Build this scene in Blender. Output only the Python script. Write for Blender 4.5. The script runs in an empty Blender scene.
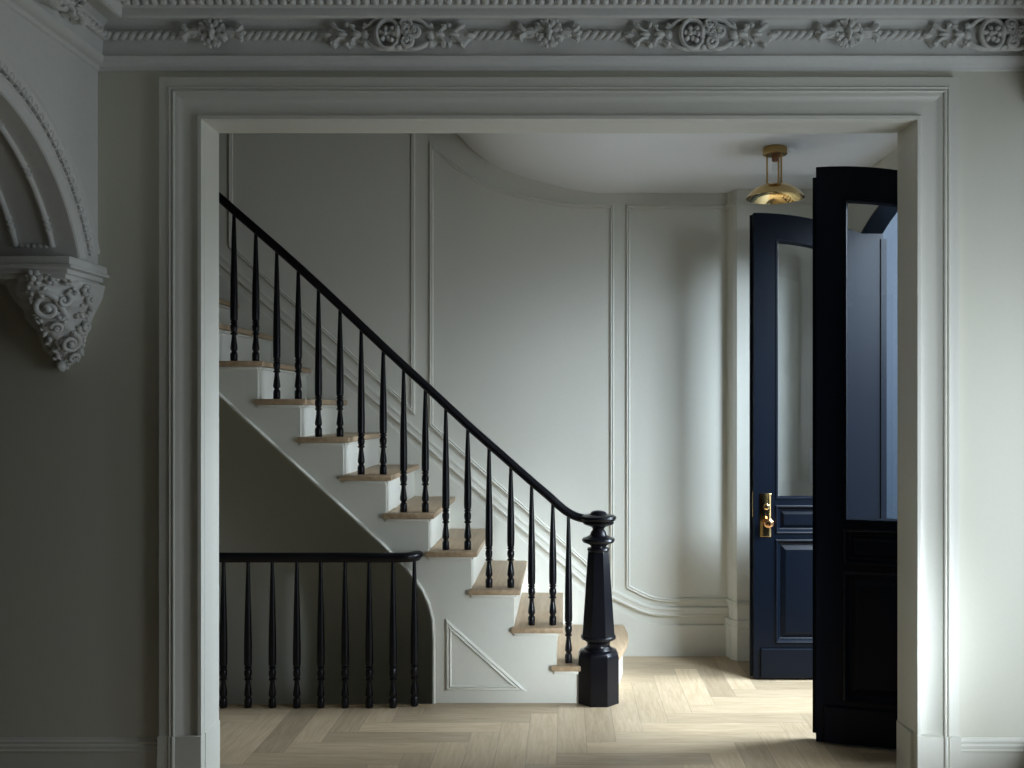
import bpy, bmesh, math, random
from mathutils import Vector, Matrix, noise
random.seed(4)
PI = math.pi
F = 940.0; CX = 565.0; CY = 408.0; EYE = 1.475
SC = bpy.context.scene
COL = SC.collection

def pt(px, py, D):
    return Vector(((px - CX) * D / F, D, EYE + (CY - py) * D / F))

# ------------------------------------------------------------------ materials
def nt(name):
    m = bpy.data.materials.new(name); m.use_nodes = True
    t = m.node_tree; t.nodes.clear()
    return m, t
def node(t, typ, **kw):
    n = t.nodes.new(typ)
    for k, v in kw.items():
        if k == 'op': n.operation = v
        elif k.startswith('i_'): n.inputs[k[2:].replace('_', ' ')].default_value = v
        else: setattr(n, k, v)
    return n
def math_n(t, op, a, b=None):
    n = t.nodes.new('ShaderNodeMath'); n.operation = op
    for i, v in enumerate((a, b)):
        if v is None: continue
        if isinstance(v, (int, float)): n.inputs[i].default_value = v
        else: t.links.new(v, n.inputs[i])
    return n.outputs[0]

def paint(name, col, rough=.5, var=.03, bump=.02, scale=30, spec=.5, coat=0):
    m, t = nt(name)
    out = node(t, 'ShaderNodeOutputMaterial'); p = node(t, 'ShaderNodeBsdfPrincipled')
    tc = node(t, 'ShaderNodeTexCoord')
    no = node(t, 'ShaderNodeTexNoise', i_Scale=scale, i_Detail=4.0)
    t.links.new(tc.outputs['Object'], no.inputs['Vector'])
    r = node(t, 'ShaderNodeValToRGB')
    r.color_ramp.elements[0].position = .3; r.color_ramp.elements[1].position = .7
    r.color_ramp.elements[0].color = tuple(c * (1 - var) for c in col) + (1,)
    r.color_ramp.elements[1].color = tuple(min(1, c * (1 + var)) for c in col) + (1,)
    t.links.new(no.outputs[0], r.inputs[0]); t.links.new(r.outputs[0], p.inputs['Base Color'])
    p.inputs['Roughness'].default_value = rough
    p.inputs['Specular IOR Level'].default_value = spec
    p.inputs['Coat Weight'].default_value = coat
    p.inputs['Coat Roughness'].default_value = .08
    b = node(t, 'ShaderNodeBump', i_Strength=bump, i_Distance=.01)
    t.links.new(no.outputs[0], b.inputs['Height']); t.links.new(b.outputs[0], p.inputs['Normal'])
    t.links.new(p.outputs[0], out.inputs[0])
    return m

def metal(name, col, rough):
    m, t = nt(name)
    out = node(t, 'ShaderNodeOutputMaterial'); p = node(t, 'ShaderNodeBsdfPrincipled')
    tc = node(t, 'ShaderNodeTexCoord'); no = node(t, 'ShaderNodeTexNoise', i_Scale=25.0, i_Detail=5.0)
    t.links.new(tc.outputs['Object'], no.inputs['Vector'])
    p.inputs['Base Color'].default_value = col + (1,); p.inputs['Metallic'].default_value = 1
    mr = node(t, 'ShaderNodeMapRange'); mr.inputs[3].default_value = rough * .7; mr.inputs[4].default_value = rough * 1.4
    t.links.new(no.outputs[0], mr.inputs[0]); t.links.new(mr.outputs[0], p.inputs['Roughness'])
    t.links.new(p.outputs[0], out.inputs[0])
    return m

def glass_mat(name, tint=(1, 1, 1), ior=1.5):
    m, t = nt(name)
    out = node(t, 'ShaderNodeOutputMaterial')
    tr = node(t, 'ShaderNodeBsdfTransparent'); tr.inputs[0].default_value = tint + (1,)
    gl = node(t, 'ShaderNodeBsdfGlossy'); gl.inputs['Roughness'].default_value = .01
    tc = node(t, 'ShaderNodeTexCoord'); no = node(t, 'ShaderNodeTexNoise', i_Scale=3.0)
    t.links.new(tc.outputs['Object'], no.inputs['Vector'])
    b = node(t, 'ShaderNodeBump', i_Strength=.03, i_Distance=.01)
    t.links.new(no.outputs[0], b.inputs['Height']); t.links.new(b.outputs[0], gl.inputs['Normal'])
    fr = node(t, 'ShaderNodeFresnel'); ge = node(t, 'ShaderNodeNewGeometry')
    # thin pane: the far face reflects like the near one
    t.links.new(math_n(t, 'ADD', ior, math_n(t, 'MULTIPLY', ge.outputs['Backfacing'], 1 / ior - ior)), fr.inputs[0])
    mx = node(t, 'ShaderNodeMixShader')
    t.links.new(fr.outputs[0], mx.inputs[0]); t.links.new(tr.outputs[0], mx.inputs[1]); t.links.new(gl.outputs[0], mx.inputs[2])
    t.links.new(mx.outputs[0], out.inputs[0])
    return m

def wood(name, ca, cb, axis=1, rough=.42):
    m, t = nt(name)
    out = node(t, 'ShaderNodeOutputMaterial'); p = node(t, 'ShaderNodeBsdfPrincipled')
    tc = node(t, 'ShaderNodeTexCoord'); mp = node(t, 'ShaderNodeMapping')
    s = [28.0, 28.0, 28.0]; s[axis] = 2.2
    mp.inputs['Scale'].default_value = s
    t.links.new(tc.outputs['Object'], mp.inputs[0])
    no = node(t, 'ShaderNodeTexNoise', i_Scale=1.5, i_Detail=8.0, i_Roughness=.65)
    t.links.new(mp.outputs[0], no.inputs['Vector'])
    r = node(t, 'ShaderNodeValToRGB')
    r.color_ramp.elements[0].position = .3; r.color_ramp.elements[1].position = .72
    r.color_ramp.elements[0].color = ca + (1,); r.color_ramp.elements[1].color = cb + (1,)
    t.links.new(no.outputs[0], r.inputs[0]); t.links.new(r.outputs[0], p.inputs['Base Color'])
    p.inputs['Roughness'].default_value = rough
    b = node(t, 'ShaderNodeBump', i_Strength=.06, i_Distance=.003)
    t.links.new(no.outputs[0], b.inputs['Height']); t.links.new(b.outputs[0], p.inputs['Normal'])
    t.links.new(p.outputs[0], out.inputs[0])
    return m

def herringbone(name, W=.13, N=5):
    m, t = nt(name); L = t.links
    out = node(t, 'ShaderNodeOutputMaterial'); p = node(t, 'ShaderNodeBsdfPrincipled')
    tc = node(t, 'ShaderNodeTexCoord'); sx = node(t, 'ShaderNodeSeparateXYZ')
    L.new(tc.outputs['Object'], sx.inputs[0])
    x = math_n(t, 'DIVIDE', math_n(t, 'ADD', sx.outputs[0], .035), W)
    y = math_n(t, 'DIVIDE', math_n(t, 'ADD', sx.outputs[1], .012), W)
    i = math_n(t, 'FLOOR', x); j = math_n(t, 'FLOOR', y)
    fx = math_n(t, 'SUBTRACT', x, i); fy = math_n(t, 'SUBTRACT', y, j)
    k = math_n(t, 'FLOORED_MODULO', math_n(t, 'SUBTRACT', i, j), 2 * N)
    k = math_n(t, 'ROUND', k)
    isV = math_n(t, 'GREATER_THAN', k, N - .5)
    isH = math_n(t, 'SUBTRACT', 1.0, isV)
    def mix(a, b):   # H? a : b
        return math_n(t, 'ADD', math_n(t, 'MULTIPLY', a, isH), math_n(t, 'MULTIPLY', b, isV))
    i0 = math_n(t, 'SUBTRACT', i, k)
    kk = math_n(t, 'SUBTRACT', 2 * N - 1.0, k)
    j0 = math_n(t, 'SUBTRACT', j, kk)
    ida = mix(i0, i); idb = mix(j, j0)
    u = mix(math_n(t, 'ADD', k, fx), math_n(t, 'ADD', kk, fy))     # along, 0..N
    v = mix(fy, fx)                                               # across, 0..1
    cid = node(t, 'ShaderNodeCombineXYZ')
    L.new(ida, cid.inputs[0]); L.new(idb, cid.inputs[1]); L.new(math_n(t, 'MULTIPLY', isV, 7.3), cid.inputs[2])
    wn = node(t, 'ShaderNodeTexWhiteNoise'); wn.noise_dimensions = '3D'
    L.new(cid.outputs[0], wn.inputs['Vector'])
    # grain
    g = node(t, 'ShaderNodeCombineXYZ')
    L.new(math_n(t, 'MULTIPLY', u, .35), g.inputs[0])
    L.new(math_n(t, 'MULTIPLY', v, 3.2), g.inputs[1])
    L.new(math_n(t, 'MULTIPLY', wn.outputs[0], 60.0), g.inputs[2])
    no = node(t, 'ShaderNodeTexNoise', i_Scale=2.2, i_Detail=8.0, i_Roughness=.62, i_Distortion=.6)
    L.new(g.outputs[0], no.inputs['Vector'])
    r = node(t, 'ShaderNodeValToRGB')
    r.color_ramp.elements[0].position = .3; r.color_ramp.elements[1].position = .75
    r.color_ramp.elements[0].color = FLOOR_A + (1,); r.color_ramp.elements[1].color = FLOOR_B + (1,)
    L.new(no.outputs[0], r.inputs[0])
    mr = node(t, 'ShaderNodeMapRange'); mr.inputs[3].default_value = .72; mr.inputs[4].default_value = 1.13
    L.new(wn.outputs[0], mr.inputs[0])
    # seams
    du = math_n(t, 'MINIMUM', u, math_n(t, 'SUBTRACT', float(N), u))
    dv = math_n(t, 'MINIMUM', v, math_n(t, 'SUBTRACT', 1.0, v))
    d = math_n(t, 'MINIMUM', du, dv)
    sm = node(t, 'ShaderNodeMapRange'); sm.inputs[1].default_value = .0; sm.inputs[2].default_value = .022
    sm.inputs[3].default_value = .68; sm.inputs[4].default_value = 1.0
    L.new(d, sm.inputs[0])
    tot = math_n(t, 'MULTIPLY', mr.outputs[0], sm.outputs[0])
    vm = node(t, 'ShaderNodeVectorMath'); vm.operation = 'SCALE'
    L.new(r.outputs[0], vm.inputs[0]); L.new(tot, vm.inputs['Scale'])
    L.new(vm.outputs[0], p.inputs['Base Color'])
    p.inputs['Roughness'].default_value = .42
    p.inputs['Specular IOR Level'].default_value = .4
    b = node(t, 'ShaderNodeBump', i_Strength=.15, i_Distance=.002)
    L.new(sm.outputs[0], b.inputs['Height']); L.new(b.outputs[0], p.inputs['Normal'])
    L.new(p.outputs[0], out.inputs[0])
    return m

FLOOR_A = (.43, .32, .195); FLOOR_B = (.60, .475, .325)
WALL = (.69, .68, .605)
M = {}
M['wall'] = paint('wall_paint', WALL, .55, .01, .01, 60, .3)
M['trim'] = paint('trim_paint', (.71, .70, .625), .38, .01, .008, 40, .4)
M['room'] = paint('room_wall_paint', (.67, .655, .555), .55, .01, .01, 60, .3)
M['plaster'] = paint('plaster_paint', (.72, .72, .685), .6, .02, .03, 60, .3)
M['ceiling'] = paint('ceiling_paint', (.82, .83, .84), .7, .01, .01, 60, .2)
M['black'] = paint('black_gloss_paint', (.0035, .0035, .0055), .28, .1, .01, 20, .28)
M['navy'] = paint('navy_door_paint', (.0022, .0052, .0118), .36, .05, .01, 25, .2)
M['brass'] = metal('polished_brass', (.72, .52, .24), .09)
M['brassold'] = metal('aged_brass', (.50, .34, .14), .32)
M['copper'] = metal('reddish_brass', (.80, .42, .20), .18)
M['oak'] = wood('oak_tread', (.35, .235, .135), (.53, .395, .255), 1)
M['floor'] = herringbone('herringbone_oak')
M['darkfloor'] = wood('dark_basement_boards', (.06, .05, .04), (.1, .08, .06), 0)
M['glass'] = glass_mat('door_glass', (.97, .985, .995))
M['bulb'] = glass_mat('bulb_glass', (.95, .95, .95))
M['white'] = paint('white_plastic', (.8, .8, .8), .35, .01, 0, 20, .5)
M['socket'] = paint('terracotta_socket', (.36, .17, .09), .5, .05, .02, 40, .4)
M['vest'] = paint('vestibule_paint', (.022, .038, .058), .5, .02, .01, 40, .4)
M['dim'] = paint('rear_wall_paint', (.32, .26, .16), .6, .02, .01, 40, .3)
M['stone'] = paint('vestibule_stone', (.42, .43, .44), .45, .12, .03, 9, .4)

# ------------------------------------------------------------------ mesh helpers
def finish(name, bm, mat, parent=None, smooth=True, ang=32, local=False, sharp_all=False):
    bmesh.ops.remove_doubles(bm, verts=bm.verts, dist=1e-6)
    bmesh.ops.recalc_face_normals(bm, faces=bm.faces)
    if smooth:
        for f in bm.faces: f.smooth = True
        lim = math.radians(ang)
        for e in bm.edges:
            if len(e.link_faces) == 2:
                if e.link_faces[0].normal.angle(e.link_faces[1].normal, 0) > lim: e.smooth = False
            else: e.smooth = False
    if parent is not None and not local:
        inv = parent.matrix_basis.inverted()
        for v in bm.verts: v.co = inv @ v.co
    me = bpy.data.meshes.new(name); bm.to_mesh(me); bm.free()
    me.materials.append(mat)
    o = bpy.data.objects.new(name, me); COL.objects.link(o)
    if parent is not None: o.parent = parent
    return o
def empty(name, loc=(0, 0, 0), rz=0):
    o = bpy.data.objects.new(name, None); COL.objects.link(o)
    o.empty_display_size = .1
    o.location = loc; o.rotation_euler = (0, 0, rz)
    o.matrix_basis = Matrix.Translation(Vector(loc)) @ Matrix.Rotation(rz, 4, 'Z')
    return o
def tag(o, label=None, cat=None, group=None, kind=None):
    if label: o['label'] = label
    if cat: o['category'] = cat
    if group: o['group'] = group
    if kind: o['kind'] = kind
    return o
def S(o, label=None, cat=None): return tag(o, label, cat, None, 'structure')

def box(bm, x0, x1, y0, y1, z0, z1, bev=0):
    b = bmesh.new()
    r = bmesh.ops.create_cube(b, size=1)
    for v in b.verts:
        v.co = Vector(((x0 + x1) / 2 + v.co.x * (x1 - x0), (y0 + y1) / 2 + v.co.y * (y1 - y0), (z0 + z1) / 2 + v.co.z * (z1 - z0)))
    if bev: bmesh.ops.bevel(b, geom=b.edges[:], offset=bev, segments=2, affect='EDGES', profile=.5)
    join(bm, b)
def join(bm, b, mtx=None):
    vm = {}
    for v in b.verts: vm[v] = bm.verts.new(mtx @ v.co if mtx else v.co)
    for f in b.faces:
        try: bm.faces.new([vm[v] for v in f.verts])
        except ValueError: pass
    b.free()
def prism(bm, poly, ax, a, b, bev=0):
    """poly: 2D points; ax: 'x' -> (y,z), 'y' -> (x,z), 'z' -> (x,y); extruded from a to b."""
    def mk(p, c):
        return {'x': (c, p[0], p[1]), 'y': (p[0], c, p[1]), 'z': (p[0], p[1], c)}[ax]
    t = bmesh.new()
    A = [t.verts.new(mk(p, a)) for p in poly]; B = [t.verts.new(mk(p, b)) for p in poly]
    n = len(poly)
    t.faces.new(A); t.faces.new(B[::-1])
    for i in range(n): t.faces.new((A[i], A[(i + 1) % n], B[(i + 1) % n], B[i]))
    bmesh.ops.recalc_face_normals(t, faces=t.faces)
    if bev:
        bmesh.ops.bevel(t, geom=[e for e in t.edges], offset=bev, segments=2, affect='EDGES', profile=.5)
    bmesh.ops.triangulate(t, faces=[f for f in t.faces if len(f.verts) > 4])
    join(bm, t)
def lathe(bm, c, prof, segs=16, cap=True, rot=0, ax=None):
    """prof: (r,z) from bottom up about the vertical through c."""
    c = Vector(c); rings = []
    for r, z in prof:
        ring = []
        for k in range(segs):
            a = rot + 2 * PI * k / segs
            p = Vector((r * math.cos(a), r * math.sin(a), z))
            if ax is not None: p = ax @ p
            ring.append(bm.verts.new(c + p))
        rings.append(ring)
    for a, b in zip(rings, rings[1:]):
        for k in range(segs):
            bm.faces.new((a[k], a[(k + 1) % segs], b[(k + 1) % segs], b[k]))
    if cap:
        bm.faces.new(rings[0][::-1]); bm.faces.new(rings[-1])
def sweep(bm, path, prof, n, closed=False, caps=True):
    """path: points in a plane with normal n. prof: closed list of (a,b): a along n x t, b along n. mitred."""
    path = [Vector(p) for p in path]; n = Vector(n).normalized(); N = len(path); rings = []
    for i in range(N):
        if closed or 0 < i < N - 1:
            t0 = (path[i] - path[i - 1]).normalized(); t1 = (path[(i + 1) % N] - path[i]).normalized()
        elif i == 0: t0 = t1 = (path[1] - path[0]).normalized()
        else: t0 = t1 = (path[-1] - path[-2]).normalized()
        s0 = n.cross(t0); s1 = n.cross(t1)
        s = (s0 + s1)
        s.normalize(); s = s / max(.3, s.dot(s0))
        rings.append([bm.verts.new(path[i] + s * a + n * b) for a, b in prof])
    K = len(prof)
    rng = range(N) if closed else range(N - 1)
    for i in rng:
        A = rings[i]; B = rings[(i + 1) % N]
        for k in range(K): bm.faces.new((A[k], A[(k + 1) % K], B[(k + 1) % K], B[k]))
    if not closed and caps:
        bm.faces.new(rings[0][::-1]); bm.faces.new(rings[-1])
def tube(bm, path, r, segs=8, caps=True):
    """r: number or list of radii; parallel transported."""
    path = [Vector(p) for p in path]; N = len(path)
    if isinstance(r, (int, float)): r = [r] * N
    t = (path[1] - path[0]).normalized()
    u = t.orthogonal().normalized(); rings = []
    for i in range(N):
        t2 = ((path[min(i + 1, N - 1)] - path[max(i - 1, 0)])).normalized()
        q = t.rotation_difference(t2); u = q @ u; u = (u - t2 * u.dot(t2)).normalized(); t = t2
        w = t.cross(u)
        rings.append([bm.verts.new(path[i] + (u * math.cos(2 * PI * k / segs) + w * math.sin(2 * PI * k / segs)) * r[i]) for k in range(segs)])
    for A, B in zip(rings, rings[1:]):
        for k in range(segs): bm.faces.new((A[k], A[(k + 1) % segs], B[(k + 1) % segs], B[k]))
    if caps: bm.faces.new(rings[0][::-1]); bm.faces.new(rings[-1])
def blob(bm, c, s, rot=None, sub=2, nz=0):
    t = bmesh.new(); bmesh.ops.create_icosphere(t, subdivisions=sub, radius=1)
    c = Vector(c); R = rot.to_3x3() if rot is not None else Matrix.Identity(3)
    for v in t.verts:
        k = 1 + nz * noise.noise(v.co * 2.3 + c * 31)
        v.co = c + R @ Vector((v.co.x * s[0] * k, v.co.y * s[1] * k, v.co.z * s[2] * k))
    join(bm, t)
def arc(c, r, a0, a1, n):
    return [(c[0] + r * math.cos(a0 + (a1 - a0) * i / n), c[1] + r * math.sin(a0 + (a1 - a0) * i / n)) for i in range(n + 1)]
def spline(pts, n=6):
    P = [Vector(p) for p in pts]; out = []
    for i in range(len(P) - 1):
        a = P[max(i - 1, 0)]; b = P[i]; c = P[i + 1]; d = P[min(i + 2, len(P) - 1)]
        for k in range(n):
            t = k / n
            out.append(.5 * ((2 * b) + (c - a) * t + (2 * a - 5 * b + 4 * c - d) * t * t + (3 * b - a - 3 * c + d) * t ** 3))
    out.append(P[-1]); return out

# ------------------------------------------------------------------ key dimensions
DF, DFB = 3.70, 3.85            # cased opening wall, front and back face
DS = 4.70                       # stringer face
DB, DBP = 5.595, 5.495          # back wall, projecting pier
OX0, OX1, OZ = -1.420, 1.3755, 2.603
XR = 1.63                       # hall side of the entrance wall
HC = 2.755                      # hall ceiling
RC = 3.10                       # front room ceiling
XL = -1.839                     # face of the arch wall
RX, RY = 1.82, -5.5             # right and rear wall of the front room
WELLX, WELLY = -.66, 4.665      # stairwell opening in the floor

# ------------------------------------------------------------------ floor, walls, ceilings
bm = bmesh.new()
prism(bm, [(-4.6, RY), (RX, RY), (RX, 3.85), (XR + .10, 3.85), (XR + .10, DB), (WELLX, DB), (WELLX, WELLY), (-4.6, WELLY)], 'z', -.22, 0)
S(finish('floor', bm, M['floor'], smooth=False))
bm = bmesh.new(); prism(bm, [(XR + .10, 3.88), (RX + .025, 3.88), (RX + .025, -2), (5.5, -2), (5.5, DB), (XR + .10, DB)], 'z', -.22, -.004)
S(finish('floor_porch', bm, M['stone'], smooth=False))
bm = bmesh.new(); box(bm, -4.6, WELLX, WELLY - .4, DB, -2.7, -2.6)
S(finish('floor_basement', bm, M['darkfloor'], smooth=False))
bm = bmesh.new()
box(bm, -4.6, WELLX, WELLY - .3, WELLY - .18, -2.6, -.22); box(bm, WELLX, WELLX + .12, WELLY - .3, DB, -2.6, -.22)
S(finish('wall_stairwell', bm, M['wall'], smooth=False))

bm = bmesh.new()
box(bm, -4.6, 3.6, DB, DB + .16, -2.6, 5.6)
S(finish('wall_back', bm, M['wall'], smooth=False))
bm = bmesh.new()
prism(bm, [(.965, DB), (.975, DB - .02), (.985, DB - .08), (1.005, DBP), (XR, DBP), (XR, DB)], 'z', 0, HC)
S(finish('wall_pier', bm, M['wall'], smooth=False))

bm = bmesh.new()
prism(bm, [(-4.6, 0), (OX0, 0), (OX0, OZ), (OX1, OZ), (OX1, 0), (XR + .10, 0), (RX + .01, 0), (RX + .01, 5.6), (-4.6, 5.6)], 'y', DF, DFB)
S(finish('wall_front', bm, M['room'], smooth=False))
# upper stair hall shell
bm = bmesh.new(); box(bm, -4.7, -4.6, RY, DB, -2.6, 5.6); S(finish('wall_left', bm, M['dim'], smooth=False))
# hall ceiling swept up to the upper floor
cp = [(600, 193), (586, 191.8), (558, 186.5), (523, 177), (488, 162), (458, 135), (440, 108), (427, 70), (420, 20)]
cur = [(v.x, v.z) for v in spline([pt(a, b, DB) for a, b in cp], 4)]
cur.append((cur[-1][0] - .01, 5.55))
bm = bmesh.new()
prism(bm, [(XR + .2, HC), (.35, HC)] + cur + [(cur[-1][0] + .1, 5.55), (cur[-2][0] + .15, 3.6), (.1, 3.1), (XR + .2, 3.1)], 'y', DFB, DB)
S(finish('ceiling_hall', bm, M['ceiling'], smooth=True))
bm = bmesh.new(); box(bm, -4.6, -.5, DFB, DB, 5.55, 5.65); S(finish('ceiling_upper', bm, M['ceiling'], smooth=False))
bm = bmesh.new(); box(bm, -4.6, RX, RY, DF, RC, RC + .1); S(finish('ceiling', bm, M['ceiling'], smooth=False))

# entrance wall with arched double doorway
DY0, DY1 = 3.975, 5.155
def archz(u): return 2.535 - .33 * (.59 - u) ** 2      # u from the hinge
ap = [(DY0 + (DY1 - DY0) * i / 16, archz(min(i, 16 - i) / 16 * (DY1 - DY0)) + .012) for i in range(17)]
bm = bmesh.new()
prism(bm, [(3.9, 0), (DY0, 0)] + ap + [(DY1, 0), (DB, 0), (DB, 3.1), (3.9, 3.1)], 'x', XR, XR + .10)
S(finish('wall_entrance', bm, M['wall'], smooth=False))
# recessed porch outside the doorway
bm = bmesh.new(); box(bm, XR + .10, 2.9, 5.2, 5.3, 0, 3.0)
S(finish('wall_porch', bm, M['vest'], smooth=False))

bm = bmesh.new(); prism(bm, [(RX + .012, 3.88), (RX + .03, 3.88), (2.33, 3.13), (2.29, 3.10)], 'z', 0, 4.2)  # added out-of-view baffle, keeps the entrance light off the front wall
S(finish('light_baffle', bm, M['stone'], smooth=False))

# front room side and rear walls
WY0, WY1, WZ0, WZ1 = 1.6, 3.68, .12, 2.7
bm = bmesh.new()
box(bm, RX, RX + .025, RY, WY0, 0, RC); box(bm, RX, RX + .025, WY1, DF, 0, RC)
box(bm, RX, RX + .025, WY0, WY1, 0, WZ0); box(bm, RX, RX + .025, WY0, WY1, WZ1, RC)
S(finish('wall_right', bm, M['dim'], smooth=False))
bm = bmesh.new(); box(bm, -4.6, RX, RY - .1, RY, 0, RC); S(finish('wall_rear', bm, M['dim'], smooth=False))
bm = bmesh.new()
box(bm, RX + .0, RX + .025, WY0, WY0 + .05, WZ0, WZ1)
for a, b in ((WZ0, WZ0 + .06), (WZ1 - .05, WZ1)): box(bm, RX + .002, RX + .022, WY0, WY1, a, b)
w = S(finish('window_1', bm, M['trim'], smooth=False))

# arch wall on the left, its near half behind the camera's view
AC, AZ, RI, RO, ZS = 2.82, 1.78, .738, .855, 2.03
th0 = math.asin((ZS - AZ) / RI)
arci = arc((AC, AZ), RI, th0, PI - th0, 40)
XI = -2.165
bm = bmesh.new()
prism(bm, [(DF, ZS)] + arci + [(arci[-1][0], 0), (RY, 0), (RY, RC), (DF, RC)], 'x', XI, XL)
S(finish('wall_arch', bm, M['plaster'], smooth=True, ang=20))

# ------------------------------------------------------------------ mouldings
def casing_sweep(path, prof, n, nm, mat=None, closed=False, structure=True):
    bm = bmesh.new(); sweep(bm, path, prof, n, closed); o = finish(nm, bm, mat or M['trim'], ang=25)
    return S(o) if structure else o
k = DF / F
# casing of the opening: a measured outward from the opening edge
cp = [(-.3, 0), (-.3, .030), (0, .033), (3.2, .033), (4, .030), (4.3, .022), (5, .0165), (8, .0145), (12, .0155), (17, .0195), (22, .0265), (25.3, .0335), (26.2, .0345), (26.4, .0400), (27.4, .0425), (28.4, .0405), (28.7, .0350),
      (30.0, .0350), (30.3, .0395), (31.2, .0415), (32, .0395), (32.3, .0350), (33, .0345), (42, .0355), (42, 0)]
cp = [(a * k * .98, b) for a, b in cp]
path = [(OX0, DF, .19), (OX0, DF, OZ), (OX1, DF, OZ), (OX1, DF, .19)]
def flip(pr): return [(-a, b) for a, b in pr]
# n x t with n=(0,-1,0), t=(0,0,1): (-1,0,0) -> outward on the left side
casing = casing_sweep(path, cp, (0, -1, 0), 'trim_1')
for (x, sg) in ((OX0, -1), (OX1, 1)):
    bm = bmesh.new()
    pr = [(-.6, 0), (-.6, .040), (25.5, .044), (26, .049), (27.5, .051), (29, .049), (29.4, .045), (31, .049), (32.5, .045), (43, .045), (43, 0)]
    prism(bm, [(x + sg * a * k * .98, DF - b) for a, b in pr], 'z', 0, .196)
    finish('plinth_block', bm, M['trim'], casing, smooth=False)
    bm = bmesh.new(); box(bm, x - .017 if sg > 0 else x - .002, x + .002 if sg > 0 else x + .006, DF, DFB + .004, 0, .196, .0015)
    finish('jamb_block', bm, M['trim'], casing, smooth=False)
bm = bmesh.new()
box(bm, OX0 - .001, OX0 + .002, DF - .001, DFB + .002, .19, OZ); prism(bm, [(OX1 - .001, DF - .001), (OX1 + .001, DF - .001), (OX1 + .001, DFB + .002), (OX1 - .013, DFB + .002)], 'z', 0, OZ)
box(bm, OX0, OX1, DF - .001, DFB + .002, OZ - .002, OZ + .001)
finish('jamb_lining', bm, M['trim'], casing, smooth=False)

# room baseboards
bp = [(0, 0), (0, .016), (.125, .016), (.128, .020), (.134, .020), (.137, .016), (.150, .017), (.156, .012), (.166, .013), (.172, .006), (.178, .004), (.178, 0)]
def base_board(nm, x0, x1, y0, y1, nrm):
    bm = bmesh.new()
    A = Vector((x0, y0, 0)); B = Vector((x1, y1, 0)); n = Vector(nrm)
    pa = [bm.verts.new(A + n * b + Vector((0, 0, a))) for a, b in bp]; pb = [bm.verts.new(B + n * b + Vector((0, 0, a))) for a, b in bp]
    for i in range(len(bp)): bm.faces.new((pa[i], pa[(i + 1) % len(bp)], pb[(i + 1) % len(bp)], pb[i]))
    bm.faces.new(pa[::-1]); bm.faces.new(pb)
    S(finish(nm, bm, M['trim'], ang=20))
base_board('baseboard_left', -4.6, OX0 - 43 * k, DF, DF, (0, -1, 0))
base_board('baseboard_right', OX1 + 43 * k, RX, DF, DF, (0, -1, 0))

# cornice of the front room (out from wall, height)
cor = [(0, 2.80), (.006, 2.80), (.010, 2.803), (.012, 2.811), (.016, 2.815), (.026, 2.818), (.040, 2.826), (.048, 2.836), (.050, 2.843), (.044, 2.846),
       (.038, 2.850), (.038, 2.875), (.041, 2.905), (.047, 2.935), (.056, 2.958), (.075, 2.972), (.135, 2.972), (.150, 2.962), (.158, 2.943), (.170, 2.942), (.178, 2.945), (.180, 2.952), (.180, 2.972), (.186, 2.976),
       (.190, 2.980), (.190, 3.010), (.230, 3.02), (.27, 3.05), (.29, 3.10), (0, 3.10)]
bm = bmesh.new()
rings = []
for (x, y, sx, sy) in ((XL, RY, 1, 0), (XL, DF, 1, -1), (RX + .01, DF, 0, -1)):
    rings.append([bm.verts.new((x + sx * a, y + sy * a, z)) for a, z in cor])
bm.faces.new(rings[-1])
for A, B in zip(rings, rings[1:]):
    for i in range(len(cor)): bm.faces.new((A[i], A[(i + 1) % len(cor)], B[(i + 1) % len(cor)], B[i]))
cornice = S(finish('trim_2', bm, M['plaster'], ang=25))
# bead course under the ceiling
bm = bmesh.new()
nb = 150
for i in range(nb):
    x = XL + .21 + i * .0342
    if x > 2.0: break
    blob(bm, (x, DF - .205, 2.990), (.0150, .016, .0175), sub=2)
for i in range(30):
    blob(bm, (XL + .205, DF - .205 - i * .0342, 2.990), (.016, .0150, .0175), sub=2)
finish('bead_course', bm, M['plaster'], cornice)
# twisted rope along the frieze
def rope(bm, A, B, r, pitch, strands=2, seg=7):
    A = Vector(A); B = Vector(B); d = B - A; L = d.length; t = d.normalized(); u = Vector((0, 0, 1)); w = t.cross(u)
    n = int(L / pitch * 10)
    for s in range(strands):
        P = []
        for i in range(n + 1):
            a = -2 * PI * (i / 10 + s / strands); P.append(A + t * (L * i / n) + (u * math.cos(a) + w * math.sin(a)) * r * .52)
        tube(bm, P, r * .60, seg)
RZ, ROFF = 2.919, .056
bm = bmesh.new()
def fx(px): return (px - CX) * (DF - .075) / F
prev = XL + .06
for c_, h_ in ((212, 25), (398, 72), (549, 25), (701, 72), (849, 25), (1000, 72)):
    rope(bm, (prev, DF - ROFF, RZ), (fx(c_ - h_), DF - ROFF, RZ), .0175, .062); prev = fx(c_ + h_)
rope(bm, (XL + ROFF, 2.3, RZ), (XL + ROFF, 2.87, RZ), .0175, .062)
rope(bm, (XL + ROFF, 3.45, RZ), (XL + ROFF, DF - .05, RZ), .0175, .062)
finish('rope_moulding', bm, M['plaster'], cornice, ang=60)

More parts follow.
